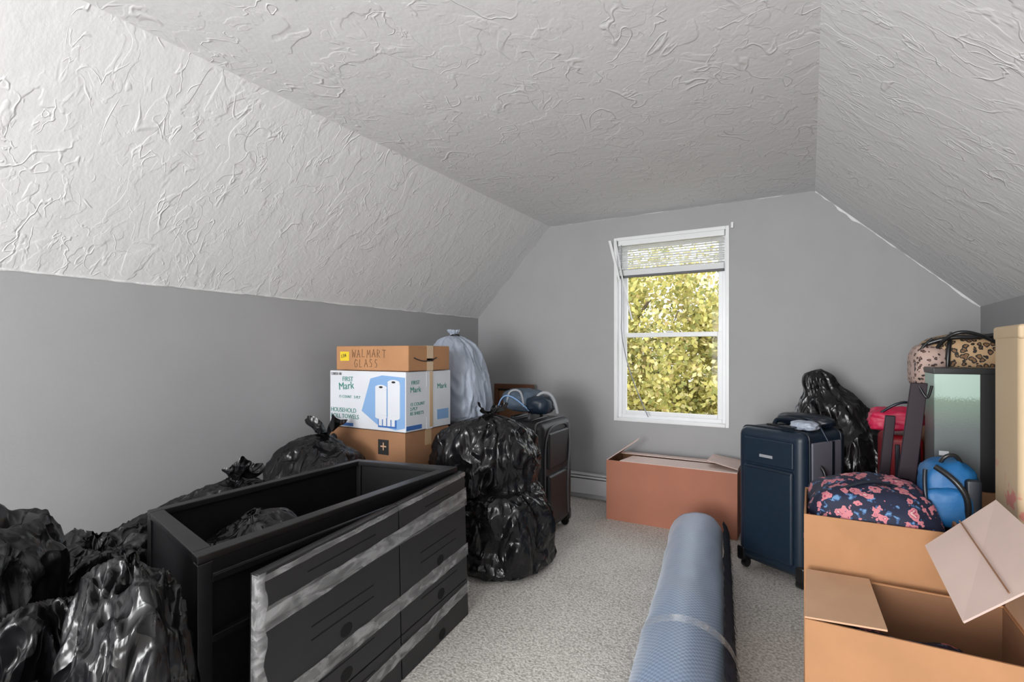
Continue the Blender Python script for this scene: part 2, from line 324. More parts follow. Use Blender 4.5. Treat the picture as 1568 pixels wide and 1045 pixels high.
def gable(name,y0,y1,hx0,hx1,hz0,hz1):
    polys=[[(XL-.1,0-.1),(hx0,-.1),(hx0,CZ+.1),(CL,CZ+.1),(XL-.1,KL+.05)],
           [(hx1,-.1),(XR+.1,-.1),(XR+.1,KR+.05),(CR,CZ+.1),(hx1,CZ+.1)],
           [(hx0,-.1),(hx1,-.1),(hx1,hz0),(hx0,hz0)],[(hx0,hz1),(hx1,hz1),(hx1,CZ+.1),(hx0,CZ+.1)]]
    prismY(polys,y0,y1,name,M_wall)
gable('wall_back',YB,YB+.14,wx0,wx1,wz0,wz1)
gable('wall_front',YF-.14,YF,-1.85,-.05,.5,2.15)  # unseen rear gable; its opening is added to hold the fill light
def seam(name,a,b,wdt,nrm,seed,gap=.35):
    a=Vector(a);b=Vector(b);d=(b-a);Ln=d.length;d.normalize();nrm=Vector(nrm).normalized();s=d.cross(nrm)
    v=[];f=[];n=int(Ln/.012)
    for i in range(n+1):
        t=i*.012; k=noise.noise(Vector((t*5,seed,0)))+.6*noise.noise(Vector((t*18,seed,3)))
        w=wdt*max(.12,(.55+k*1.2)); c=a+d*t
        v+=[c-s*w+nrm*.0005,c+nrm*.005,c+s*w*.5+nrm*.0005]
    for i in range(n):
        for q in (0,1): f.append((i*3+q,i*3+q+1,i*3+4+q,i*3+3+q))
    mesh(name,v,f,M_caulk)
seam('trim_1',(XL+.002,-1.3,KL-.002),(XL+.002,YB,KL-.002),.009,(1,0,0),1)
seam('trim_2',(XR,YB-.002,KR),(CR,YB-.002,CZ),.011,(0,-1,0),5)
seam('trim_3',(CL,YB-.002,CZ),(CR,YB-.002,CZ),.007,(0,-1,0),8)
seam('trim_4',(XL,YB-.002,KL),(CL,YB-.002,CZ),.004,(0,-1,0),11)
# baseboard heater
g=G('baseboard_heater',(-1.0,YB-.03,0))
box('backplate',(XL,YB-.012,.0),(XR,YB,.21),M_base,g)
box('front_cover',(XL,YB-.065,.045),(XR,YB-.055,.165),M_base,g,bevel=.003)
box('top_cover',(XL,YB-.06,.195),(XR,YB,.21),M_base,g,bevel=.003)
box('damper',(XL,YB-.066,.176),(XR,YB-.045,.188),M_white,g)
box('fins',(XL,YB-.05,.06),(XR,YB-.015,.15),M_blkp,g)
for i,x in enumerate((XL+.01,-1.30,-.5,.4,XR-.03)): box('bracket_%d'%i,(x,YB-.07,0),(x+.02,YB,.208),M_base,g)
# window
g=G('window_1',((wx0+wx1)/2,YB+.05,wz0))
def frame(pre,x0,x1,z0,z1,w,y0,y1,m,bv=.003,wb=None,wt=None):
    wb=wb or w; wt=wt or w
    box(pre+'_l',(x0,y0,z0),(x0+w,y1,z1),m,g,bevel=bv); box(pre+'_r',(x1-w,y0,z0),(x1,y1,z1),m,g,bevel=bv)
    box(pre+'_b',(x0+w,y0,z0),(x1-w,y1,z0+wb),m,g,bevel=bv); box(pre+'_t',(x0+w,y0,z1-wt),(x1-w,y1,z1),m,g,bevel=bv)
frame('casing',wx0-.012,wx1+.012,wz0-.012,wz1+.012,.026,YB-.012,YB+.13,M_white)
frame('jamb',wx0+.012,wx1-.012,wz0+.012,wz1-.012,.03,YB+.03,YB+.12,M_white)
zm=1.335
frame('lower_sash',wx0+.04,wx1-.04,wz0+.03,zm+.02,.035,YB+.04,YB+.065,M_white,wb=.04,wt=.035)
frame('upper_sash',wx0+.04,wx1-.04,zm-.015,wz1-.04,.033,YB+.075,YB+.10,M_white,wb=.035)
def glass():
    m,nt,N,L,b=nm('window_glass'); nt.nodes.remove(b); o=N['Material Output']
    t=N.new('ShaderNodeBsdfTransparent'); gl=N.new('ShaderNodeBsdfGlossy'); gl.inputs['Roughness'].default_value=.02; mx=N.new('ShaderNodeMixShader'); mx.inputs[0].default_value=.004
    L.new(t.outputs[0],mx.inputs[1]); L.new(gl.outputs[0],mx.inputs[2]); L.new(mx.outputs[0],o.inputs[0]); return m
M_glass=glass()
box('glass_lower',(wx0+.075,YB+.05,wz0+.07),(wx1-.075,YB+.053,zm-.01),M_glass,g)
box('glass_upper',(wx0+.075,YB+.086,zm+.015),(wx1-.075,YB+.089,wz1-.075),M_glass,g)
box('sash_lock',(-.96,YB+.03,zm+.02),(-.91,YB+.06,zm+.032),M_white,g,bevel=.004)
# blinds
g=G('window_blind',((wx0+wx1)/2,YB+.01,wz1))
box('headrail',(wx0+.02,YB-.005,wz1-.055),(wx1-.02,YB+.035,wz1-.012),M_white,g,bevel=.004)
for i in range(11):
    z=wz1-.070-i*.0175
    y=YB+.014; ti=.0032+.0016*math.sin(i*1.7); w_=.0045*math.sin(i*.9)
    panel('slat_%d'%i,[(wx0+.025,y-.012,z+ti),(wx1-.025,y-.012,z+ti+w_),(wx1-.025,y+.012,z-ti+w_),(wx0+.025,y+.012,z-ti)],.0014,M_white,g)
for i in range(12):
    z=wz1-.250-i*.0036
    box('stacked_slat_%d'%i,(wx0+.025,YB,z-.0030),(wx1-.025,YB+.026,z),M_white,g)
box('bottom_rail',(wx0+.025,YB-.004,wz1-.310),(wx1-.025,YB+.028,wz1-.293),M_dgr,g,bevel=.003)
tube('tilt_wand',[(wx0+.01,YB-.03,wz1-.01),(wx0+.065,YB-.05,wz1-.33),(wx0+.15,YB-.05,1.45)],.006,M_white,g)
panel('broken_slat',[(wx0-.055,YB-.02,wz1-.005),(wx0-.032,YB-.02,wz1-.005),(wx0+.045,YB-.03,wz1-.32),(wx0+.03,YB-.03,wz1-.33)],.002,M_white,g)
tube('lift_cord',[(wx0+.05,YB-.015,wz1-.05),(wx0+.06,YB-.02,1.5),(wx0+.05,YB-.03,1.36),(wx0+.13,YB-.03,1.0),(wx0+.27,YB-.03,.70)],.004,M_gryw,g)
tube('cord_ladder_1',[(wx0+.12,YB-.001,wz1-.05),(wx0+.12,YB-.001,wz1-.29)],.0012,M_white,g)
tube('cord_ladder_2',[(wx1-.12,YB-.001,wz1-.05),(wx1-.12,YB-.001,wz1-.29)],.0012,M_white,g)
box('bracket_right',(wx1+.025,YB-.02,wz1-.01),(wx1+.04,YB,wz1+.03),M_white,g)
# ---------------------------------------------------------------- dresser
Q=[Vector((-1.357,.74,0)),Vector((-1.405,1.93,0)),Vector((-1.925,1.82,0)),Vector((-1.91,.88,0))]
def bl(a,b,z,Q=Q):
    p=Q[0]*(1-a)*(1-b)+Q[1]*a*(1-b)+Q[2]*a*b+Q[3]*(1-a)*b; return Vector((p.x,p.y,p.z+z))
g=G('dresser',(-1.65,1.35,0))
def dbox(n,a0,a1,b0,b1,z0,z1,m=M_blackw,bv=.003):
    v=[bl(a0,b0,z0),bl(a1,b0,z0),bl(a1,b1,z0),bl(a0,b1,z0),bl(a0,b0,z1),bl(a1,b0,z1),bl(a1,b1,z1),bl(a0,b1,z1)]
    return mesh(n,v,HF,m,g,bevel=bv)
H=.675
dbox('top_rail_front',0,1,0,.085,H-.022,H); dbox('top_rail_back',0,1,.93,1,H-.022,H)
dbox('top_rail_near',0,.045,.085,.93,H-.022,H); dbox('top_rail_far',.955,1,.085,.93,H-.022,H)
dbox('inner_lip_front',.01,.99,.012,.05,H-.06,H-.022)
dbox('post_fl',.0,.035,0.012,.07,0,H-.022); dbox('post_fr',.965,1,.012,.07,0,H-.022)
dbox('post_bl',.0,.03,.93,1,0,H-.022); dbox('post_br',.97,1,.93,1,0,H-.022)
dbox('side_near',.008,.022,.07,.93,.03,H-.022); dbox('side_far',.978,.992,.07,.93,.03,H-.022)
dbox('back_panel',.03,.97,.97,.985,.03,H-.022); dbox('bottom',.02,.98,.03,.97,.05,.07)
dbox('divider',.49,.51,.03,.97,.07,H-.15)
for i,z in enumerate((.25,.43,.59)): dbox('front_rail_%d'%i,.035,.965,.015,.06,z,z+.02)
dbox('front_backing',.035,.965,.062,.075,.07,H-.06)
dbox('trim_near_face',.0,.035,.0,.012,.0,H-.022)
# taped drawer fronts
Pq=[Vector((-1.225,.80,0)),Vector((-1.372,1.945,0)),Vector((-1.385,1.93,.655)),Vector((-1.25,.825,.625))]
g=G('drawer_front_stack',(-1.3,1.38,0))
def pb(s,h,o):
    p=Pq[0]*(1-s)*(1-h)+Pq[1]*s*(1-h)+Pq[2]*s*h+Pq[3]*(1-s)*h
    return p+Vector((.99,.125,.02))*o
def pbox(n,s0,s1,h0,h1,o0,o1,m,bv=.002):
    v=[pb(s0,h0,o0),pb(s1,h0,o0),pb(s1,h0,o1),pb(s0,h0,o1),pb(s0,h1,o0),pb(s1,h1,o0),pb(s1,h1,o1),pb(s0,h1,o1)]
    return mesh(n,v,HF,m,g,bevel=bv)
pbox('carrier',.003,.997,.004,.996,-.018,.0,M_blackw)
rows=[(0,.25),(.257,.445),(.452,.775),(.782,1.0)]
for c,(s0,s1) in enumerate(((0,.545),(.552,1))):
    for r,(h0,h1) in enumerate(rows):
        pbox('drawer_front_%d_%d'%(c,r),s0,s1,h0,h1,0,.018,M_drawer,.003)
        if r<3:
            sm=(s0+s1)/2+.02; hh=h0+.045+(.02 if r==2 else 0)
            v=[];nn=20
            for i in range(nn):
                a=2*math.pi*i/nn; v.append(pb(sm+.024*math.cos(a),hh+.032*math.sin(a),.0188))
            mesh('finger_hole_%d_%d'%(c,r),v,[tuple(range(nn))],M_hole,g)
            for k in range(2):
                q=h0+(h1-h0)*(.58+.2*k) if r<2 else h0+.13+.06*k
                pbox('slot_%d_%d_%d'%(c,r,k),sm-.13,sm+.12,q,q+.006,.017,.0188,M_hole,0)
        else:
            pbox('slot_top_%d'%c,s0+.15,s1-.12,.9,.906,.017,.0188,M_hole,0)
def tapestrip(n,h0,h1,sa=-.01,sb=1.005,w=.045,seed=0,m=None):
    v=[];f=[];K=70
    for i in range(K+1):
        s=sa+(sb-sa)*i/K; h=h0+(h1-h0)*i/K; wob=.003*noise.noise(Vector((s*8,seed,0)))
        for j,dh in enumerate((-w,-w*.3,w*.4,w)):
            v.append(pb(s,h+dh+wob*(1+.5*j),.021+.003*noise.noise(Vector((s*25,j*2,seed)))+.0006*seed))
    for i in range(K):
        for j in range(3): f.append((i*4+j,i*4+4+j,i*4+5+j,i*4+1+j))
    mesh(n,v,f,m or M_tape,g,smooth=True)
tapestrip('tape_1',.79,.85,w=.04,seed=1,m=M_taped); tapestrip('tape_1b',.82,.80,w=.035,seed=2)
tapestrip('tape_2',.42,.46,w=.042,seed=1,m=M_taped); tapestrip('tape_3',.12,.2,w=.035,seed=3,m=M_taped)
tapestrip('tape_edge',.975,.985,sa=.0,sb=1.0,w=.014,seed=2,m=M_taped)
v=[];f=[]
for i in range(30):
    h=i/29
    v+=[pb(-.006,h,.0),pb(-.008,h,.022),pb(.018+.006*math.sin(i*1.3),h,.0225)]
for i in range(29):
    for j in (0,1): f.append((i*3+j,i*3+j+1,i*3+4+j,i*3+3+j))
mesh('tape_side',v,f,M_taped,g,smooth=True)
# ---------------------------------------------------------------- left bags
bag('trash_bag',(-2.34,1.93,0),.28,.29,.715,3,lean=(.02,.0),tuft=1.5,tip=(-.03,.05),lump=.1)
bag('trash_bag',(-2.37,1.34,0),.25,.30,.60,7,lean=(.03,.05),tuft=1.2,tip=(.07,.07),lump=.14)
bag('trash_bag',(-2.18,.84,0),.235,.25,.60,11,prof=HEAP,lean=(0,.03),tip=(.02,-.05),lump=.22,amp=1.1)
bag('trash_bag',(-1.355,.585,0),.155,.125,.66,16,prof=HEAP,lean=(-.02,.02),lobes=.03,tip=(-.04,.01),lump=.15,pleat=.02,amp=1.3)
bag('trash_bag',(-1.92,.43,0),.20,.20,.74,19,prof=HEAP,lean=(.02,.04),tip=(.05,-.03),lump=.18,pleat=.03)
bag('trash_bag',(-1.66,.56,0),.14,.19,.57,23,prof=HEAP,lobes=.03,tip=(.02,-.05),lump=.2,amp=1.3,pleat=.02)
bag('trash_bag',(-1.42,.27,0),.18,.18,.52,27,prof=HEAP,lump=.2)
bag('trash_bag',(-1.68,1.18,.075),.20,.24,.50,29,prof=HEAP,lean=(-.05,-.05),tip=(-.05,.05),lump=.12)
# ---------------------------------------------------------------- carton stack
def carton(name,lo,hi,m,base=None,tape=True,tm=None):
    g=G(name,((lo[0]+hi[0])/2,(lo[1]+hi[1])/2,lo[2]))
    box('body',lo,hi,m,g,bevel=.006)
    xm=(lo[1]+hi[1])/2
    box('lid_seam',(lo[0]+.01,xm-.0015,hi[2]-.001),(hi[0]-.01,xm+.0015,hi[2]+.0008),M_card_in,g)
    if tape:
        box('tape_top',(lo[0]-.001,xm-.028,hi[2]),(hi[0]+.001,xm+.028,hi[2]+.0012),tm or M_tapeb,g)
        box('tape_end',(hi[0],xm-.028,hi[2]-.09),(hi[0]+.0012,xm+.028,hi[2]+.001),tm or M_tapeb,g)
        box('tape_end_low',(hi[0],xm-.028,lo[2]),(hi[0]+.0012,xm+.028,lo[2]+.07),tm or M_tapeb,g)
    return g
X90=math.pi/2
carton('cardboard_box',(-2.56,2.17,0),(-1.93,2.57,.385),M_card_b)
g=carton('cardboard_box',(-2.555,2.17,.388),(-1.935,2.57,.752),M_card_b)
box('label_black',(-2.135,2.1685,.62),(-2.055,2.17,.705),M_ink,g)
text('label_mark','+',.09,(-2.12,2.1675,.635),(X90,0,0),M_card_pale,g)
disc('stamp',(-2.50,2.1695,.68),.03,.03,'Y-',M_ink,g)
g=carton('paper_towel_carton',(-2.53,2.165,.755),(-1.925,2.575,1.092),M_wbox,tm=M_wbox)
F=2.1635
v=[(x,F,z) for x,z in [(-2.26,.86),(-2.19,1.05),(-2.10,1.07),(-1.93,1.06),(-1.93,.78),(-2.0,.765),(-2.14,.79)]]
k=len(v); v+=[(a,b+.0015,c) for a,b,c in v]
mesh('blue_panel',v,[tuple(range(k)),tuple(range(k,2*k))]+[(i,(i+1)%k,k+(i+1)%k,k+i) for i in range(k)],M_lblue,g)
box('blue_bar',(-2.525,F,.765),(-2.33,F+.0015,.783),M_blue,g)
box('blue_corner',(-2.13,F-.0006,.775),(-1.99,F+.0015,.84),M_blue,g)
for i,x in enumerate((-2.15,-2.055)):
    box('towel_roll_%d'%i,(x,F-.0015,.835),(x+.09,F,1.00+.03*i),M_wbox,g); disc('towel_core_%d'%i,(x+.045,F-.0015,1.00+.03*i),.045,.016,'Y-',M_wbox,g); disc('towel_base_%d'%i,(x+.045,F-.0014,.835),.045,.014,'Y-',M_wbox,g)
    disc('core_hole_%d'%i,(x+.045,F-.003,1.003+.03*i),.014,.006,'Y-',M_ink,g)
box('roll_shade',(-2.064,F-.0022,.83),(-2.056,F-.001,1.0),M_lblue,g)
for i in range(4): box('cell_%d'%i,(-2.122+.032*i,F-.0025,.785),(-2.098+.032*i,F-.0007,.83),M_wbox,g)
text('brand_first','FIRST',.038,(-2.42,F,1.03),(X90,0,0),M_green,g); text('brand_mark','Mark',.062,(-2.45,F,.975),(X90,.1,0),M_green,g)
text('house','HOUSEHOLD\nROLL TOWELS',.036,(-2.52,F,.845),(X90,0,0),M_green,g)
text('brand_2','15 COUNT   2-PLY',.022,(-2.45,F,.93),(X90,0,0),M_green,g)
text('topcode','120850 00',.022,(-2.52,F,1.065),(X90,0,0),M_ink,g)
EX=-1.9245
text('end_first','FIRST',.03,(EX,2.21,1.02),(X90,0,X90),M_green,g); text('end_mark','Mark',.045,(EX,2.20,.975),(X90,0,X90),M_green,g)
text('end_mark2','Mark',.045,(EX,2.44,.985),(X90,0,X90),M_green,g)
text('end_code','15 COUNT\n2-PLY\n85 SHEETS',.026,(EX,2.20,.90),(X90,0,X90),M_green,g); box('end_bar',(EX-.001,2.17,.765),(EX+.0006,2.30,.79),M_blue,g)
box('end_icon',(EX-.001,2.44,.80),(EX+.0006,2.55,.86),M_lblue,g); box('end_stripe',(EX-.001,2.37,.765),(EX+.001,2.40,1.09),M_tapeb,g)
g=carton('cardboard_box',(-2.485,2.175,1.095),(-1.915,2.55,1.238),M_card)
scrawl('WALMART',-2.35,2.174,1.172,.046,M_marker,g); scrawl('GLASS',-2.33,2.174,1.112,.046,M_marker,g)
box('yellow_label',(-2.45,2.1735,1.15),(-2.375,2.175,1.205),M_yel,g); text('ylab','134',.03,(-2.44,2.1725,1.165),(X90,.2,0),M_ink,g)
tube('side_mark',[(-1.913,2.22,1.17),(-1.913,2.27,1.15),(-1.913,2.37,1.15),(-1.913,2.42,1.17)],.003,M_ink,g)
# bluish bag on black bag
PF=[(0,0),(.6,0),(.92,.06),(1,.3),(1,.6),(.97,.85),(.8,.96),(.4,1.0),(.0,1.0)]
bag('trash_bag',(-2.12,2.93,0),.26,.25,.70,33,prof=PF,neck=3,nv=60,amp=.6)
bag('laundry_bag',(-2.10,2.93,.715),.205,.19,.60,37,M_bagw,lean=(-.06,0),tuft=1.0,amp=.8,prof=[(0,0),(.6,0),(.9,.05),(1,.2),(1.02,.4),(.98,.6),(.87,.78),(.66,.9),(.40,.97),(.18,1.0),(.13,1.02),(.2,1.05),(.22,1.07)])
tube('laundry_bag_tie',[(-2.17,2.90,1.315),(-2.13,2.885,1.325),(-2.11,2.93,1.32),(-2.15,2.955,1.315),(-2.19,2.93,1.31)],.006,M_blkp,bpy.data.objects['laundry_bag'],False)
bpy.data.objects['laundry_bag_tie'].matrix_parent_inverse=Matrix.Translation((-2.10,2.93,.715)).inverted()
# main black bags
bag('trash_bag',(-1.49,2.47,0),.27,.24,.46,41,prof=[(0,0),(.6,0),(.9,.06),(1,.22),(1,.5),(.97,.75),(.8,.94),(.45,1.0),(.0,1.0)],neck=3,nv=80,rot=.4,amp=1.1)
bag('trash_bag',(-1.61,2.46,.385),.275,.235,.46,45,lean=(.03,-.02),tuft=1.3,rot=.2,neck=.5,tip=(.03,-.03),amp=1.0)
# ---------------------------------------------------------------- suitcases
def suitcase(name,loc,rz,w,d,h,body,side,trim,pockets=True):
    g=G(name,loc,rz); wh=.05
    box('shell',(-w/2,-d/2,wh),(w/2,d/2,h),body,g,True,bevel=.045,seg=5)
    for i,y in enumerate((-d/2+.05,d/2-.06)):
        r=.04; z0,z1=wh-.002,h+.002; a=w/2+.001
        tube('piping_%d'%i,[(-a,y,z0+r),(-a,y,z1-r),(-a+.01,y,z1-.01),(-a+r,y,z1),(a-r,y,z1),(a-.01,y,z1-.01),(a,y,z1-r),(a,y,z0+r),(a-.01,y,z0+.01),(a-r,y,z0),(-a+r,y,z0),(-a+.01,y,z0+.01)],.006,trim,g,True,cyc=True)
    box('side_gusset_r',(w/2-.01,-d/2+.062,wh+.05),(w/2+.008,d/2-.072,h-.05),side,g,True,bevel=.006)
    box('side_gusset_l',(-w/2-.008,-d/2+.09,wh+.07),(-w/2+.01,d/2-.09,h-.07),side,g,True,bevel=.006)
    if pockets:
        box('pocket_low',(-w/2+.05,-d/2-.018,wh+.06),(w/2-.05,-d/2+.02,h-.20),body,g,True,bevel=.016,seg=4)
        box('pocket_high',(-w/2+.05,-d/2-.010,h-.19),(w/2-.05,-d/2+.02,h-.05),body,g,True,bevel=.009,seg=4)
        tube('zip_low',[(-w/2+.06,-d/2-.016,h-.215),(0,-d/2-.019,h-.212),(w/2-.06,-d/2-.016,h-.215)],.003,trim,g,True)
        box('badge',(-.045,-d/2-.013,h-.15),(.03,-d/2-.009,h-.135),M_gryw,g,True)
    for sx in (-1,1):
        for sy in (-1,1):
            box('corner_guard_%d_%d'%(sx,sy),(sx*w/2-.05 if sx>0 else sx*w/2-.004,sy*d/2-.05 if sy>0 else sy*d/2-.004,wh-.012),(sx*w/2+.004 if sx>0 else sx*w/2+.05,sy*d/2+.004 if sy>0 else sy*d/2+.05,wh+.07),M_blkp,g,True,bevel=.015,seg=3)
            c=(sx*(w/2-.035),sy*(d/2-.03),.027)
            v=[];n=20
            for k in (-.012,.012):
                for i in range(n): a=2*math.pi*i/n; v.append((c[0]+k,c[1]+.026*math.cos(a),c[2]+.026*math.sin(a)))
            mesh('wheel_%d_%d'%(sx,sy),v,[tuple(range(n)),tuple(range(n,2*n))]+[(i,(i+1)%n,n+(i+1)%n,n+i) for i in range(n)],M_blkp,g,True)
            box('wheel_mount_%d_%d'%(sx,sy),(c[0]-.02,c[1]-.016,c[2]+.01),(c[0]+.02,c[1]+.016,wh+.01),M_blkp,g,True,bevel=.004)
    tube('top_handle',[(-.10,0,h-.01),(-.095,0,h+.03),(-.05,0,h+.042),(.05,0,h+.042),(.095,0,h+.03),(.10,0,h-.01)],.013,trim,g,True)
    box('handle_plate',(-.13,-.03,h-.004),(.13,.03,h+.008),M_blkp,g,True,bevel=.006)
    box('trolley_grip',(-.11,d/2-.055,h-.002),(.11,d/2-.02,h+.022),M_blkp,g,True,bevel=.008)
    return g
g=suitcase('navy_suitcase',(-.090,3.222,0),math.radians(-31),.385,.39,.79,M_navy,M_greyp,M_navyd)
box('dark_side_band',(.195,.03,.12),(.205,.055,.74),M_navyd,g,True,bevel=.004)
tube('side_handle',[(.19,-.06,.62),(.225,-.06,.60),(.225,-.06,.46),(.19,-.06,.44)],.010,M_blkp,g,True)
for i in range(2): box('luggage_tag_%d'%i,(.03+.05*i,-.16+.08*i,.805+.01*i),(.11+.05*i,-.10+.08*i,.812+.01*i),M_wbox if i==1 else M_navyd,g,True,bevel=.003)
pillow('travel_pouch_dark',(.02,.10,.825),(.30,.13,.07),M_navyd,g,True,amp=.06,seed=62,e=.7)
pillow('travel_pouch',(.12,-.07,.818),(.13,.10,.05),M_bagw,g,True,amp=.10,seed=61,e=.8)
tube('loose_strap',[(-.12,.02,.80),(-.02,.06,.84),(.1,.03,.84),(.17,-.02,.82),(.2,.0,.74)],.006,M_navy,g,True)
g=suitcase('black_suitcase',(-1.60,3.09,0),math.radians(92),.48,.32,.755,M_blk,M_blk,M_dgr,pockets=False)
box('pocket_low',(-.18,-.185,.10),(.18,-.14,.42),M_blk,g,True,bevel=.018,seg=4)
box('pocket_high',(-.17,-.178,.46),(.17,-.14,.69),M_blk,g,True,bevel=.014,seg=4)
tube('compression_strap',[(.17,-.17,.72),(.16,-.19,.60),(.10,-.185,.35),(.12,-.185,.12)],.008,M_dgr,g,True)
tube('grey_trim',[(-.2,-.165,.08),(-.215,-.165,.4),(-.2,-.165,.71),(0,-.17,.735),(.2,-.165,.71),(.215,-.165,.4),(.2,-.165,.08)],.005,M_dgr,g,True)
# duffel on black suitcase
g=G('small_duffel_bag',(-1.64,3.08,.80))
pillow('body',(-1.70,3.10,.875),(.27,.24,.15),M_bgrey,g,amp=.07,seed=3,e=.7)
tube('strap_white',[(-1.58,3.02,.80),(-1.57,3.01,.90),(-1.50,3.03,.95),(-1.44,3.06,.90),(-1.435,3.08,.80)],.010,M_gryw,g)
tube('strap_arch',[(-1.76,2.99,.84),(-1.76,2.98,.93),(-1.70,3.0,.955),(-1.64,2.98,.93),(-1.63,2.98,.84)],.008,M_gryw,g)
pillow('end_pocket',(-1.54,3.05,.855),(.17,.2,.12),M_navy,g,amp=.06,seed=6,e=.7)
tube('zip_loop',[(-1.84,3.0,.83),(-1.80,2.975,.92),(-1.68,2.97,.90),(-1.58,2.96,.82)],.005,M_lblue,g)
# wooden frame against back wall
g=G('wooden_picture_frame',(-2.22,3.88,0))
fx0,fx1,fz=-2.42,-2.04,.925
for n_,lo,hi in (('rail_t',(fx0,3.87,fz-.045),(fx1,3.92,fz)),('rail_b',(fx0,3.87,.0),(fx1,3.92,.05)),('stile_l',(fx0,3.87,.05),(fx0+.04,3.92,fz-.045)),('stile_r',(fx1-.04,3.87,.05),(fx1,3.92,fz-.045))): box(n_,lo,hi,M_wood,g,bevel=.006)
box('panel',(fx0+.04,3.895,.05),(fx1-.04,3.905,fz-.045),M_card_in,g); box('inner_bead',(fx0+.04,3.885,fz-.06),(fx1-.04,3.895,fz-.045),M_blackw,g)
# ---------------------------------------------------------------- box under window
def openbox(g,x0,x1,y0,y1,z0,z1,m,mi,th=.006):
    box('wall_s',(x0,y0,z0),(x1,y0+th,z1),m,g); box('wall_n',(x0,y1-th,z0),(x1,y1,z1),m,g)
    box('wall_w',(x0,y0+th,z0),(x0+th,y1-th,z1),m,g); box('wall_e',(x1-th,y0+th,z0),(x1,y1-th,z1),m,g)
    box('base',(x0+th,y0+th,z0),(x1-th,y1-th,z0+th),mi,g)
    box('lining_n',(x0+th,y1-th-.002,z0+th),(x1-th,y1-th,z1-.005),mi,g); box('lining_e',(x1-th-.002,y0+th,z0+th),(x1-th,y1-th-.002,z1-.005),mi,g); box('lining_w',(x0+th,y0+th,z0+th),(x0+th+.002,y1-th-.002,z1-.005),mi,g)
g=G('cardboard_box',(-.85,3.74,0))
x0,x1,y0,y1,zt=-1.272,-.40,3.565,3.925,.425
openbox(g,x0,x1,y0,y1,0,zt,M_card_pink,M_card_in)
panel('flap_s',[(x0+.10,y0,zt),(x1,y0,zt),(x1,y0+.175,zt+.008),(x0+.14,y0+.175,zt+.008)],.005,M_card_flap,g)
panel('flap_n',[(x0+.05,y1-.17,zt+.02),(x1,y1-.17,zt+.015),(x1,y1,zt),(x0+.05,y1,zt)],.005,M_card_flap,g)
panel('flap_w',[(x0,y0,zt),(x0,y0+.30,zt),(x0+.17,y0+.24,zt+.14),(x0+.17,y0+.20,zt+.13)],.005,M_card_flap,g)
panel('flap_e',[(x1-.20,y0+.1,zt+.045),(x1,y0+.02,zt+.02),(x1,y1-.02,zt+.02),(x1-.20,y1-.02,zt+.045)],.005,M_card_flap,g)
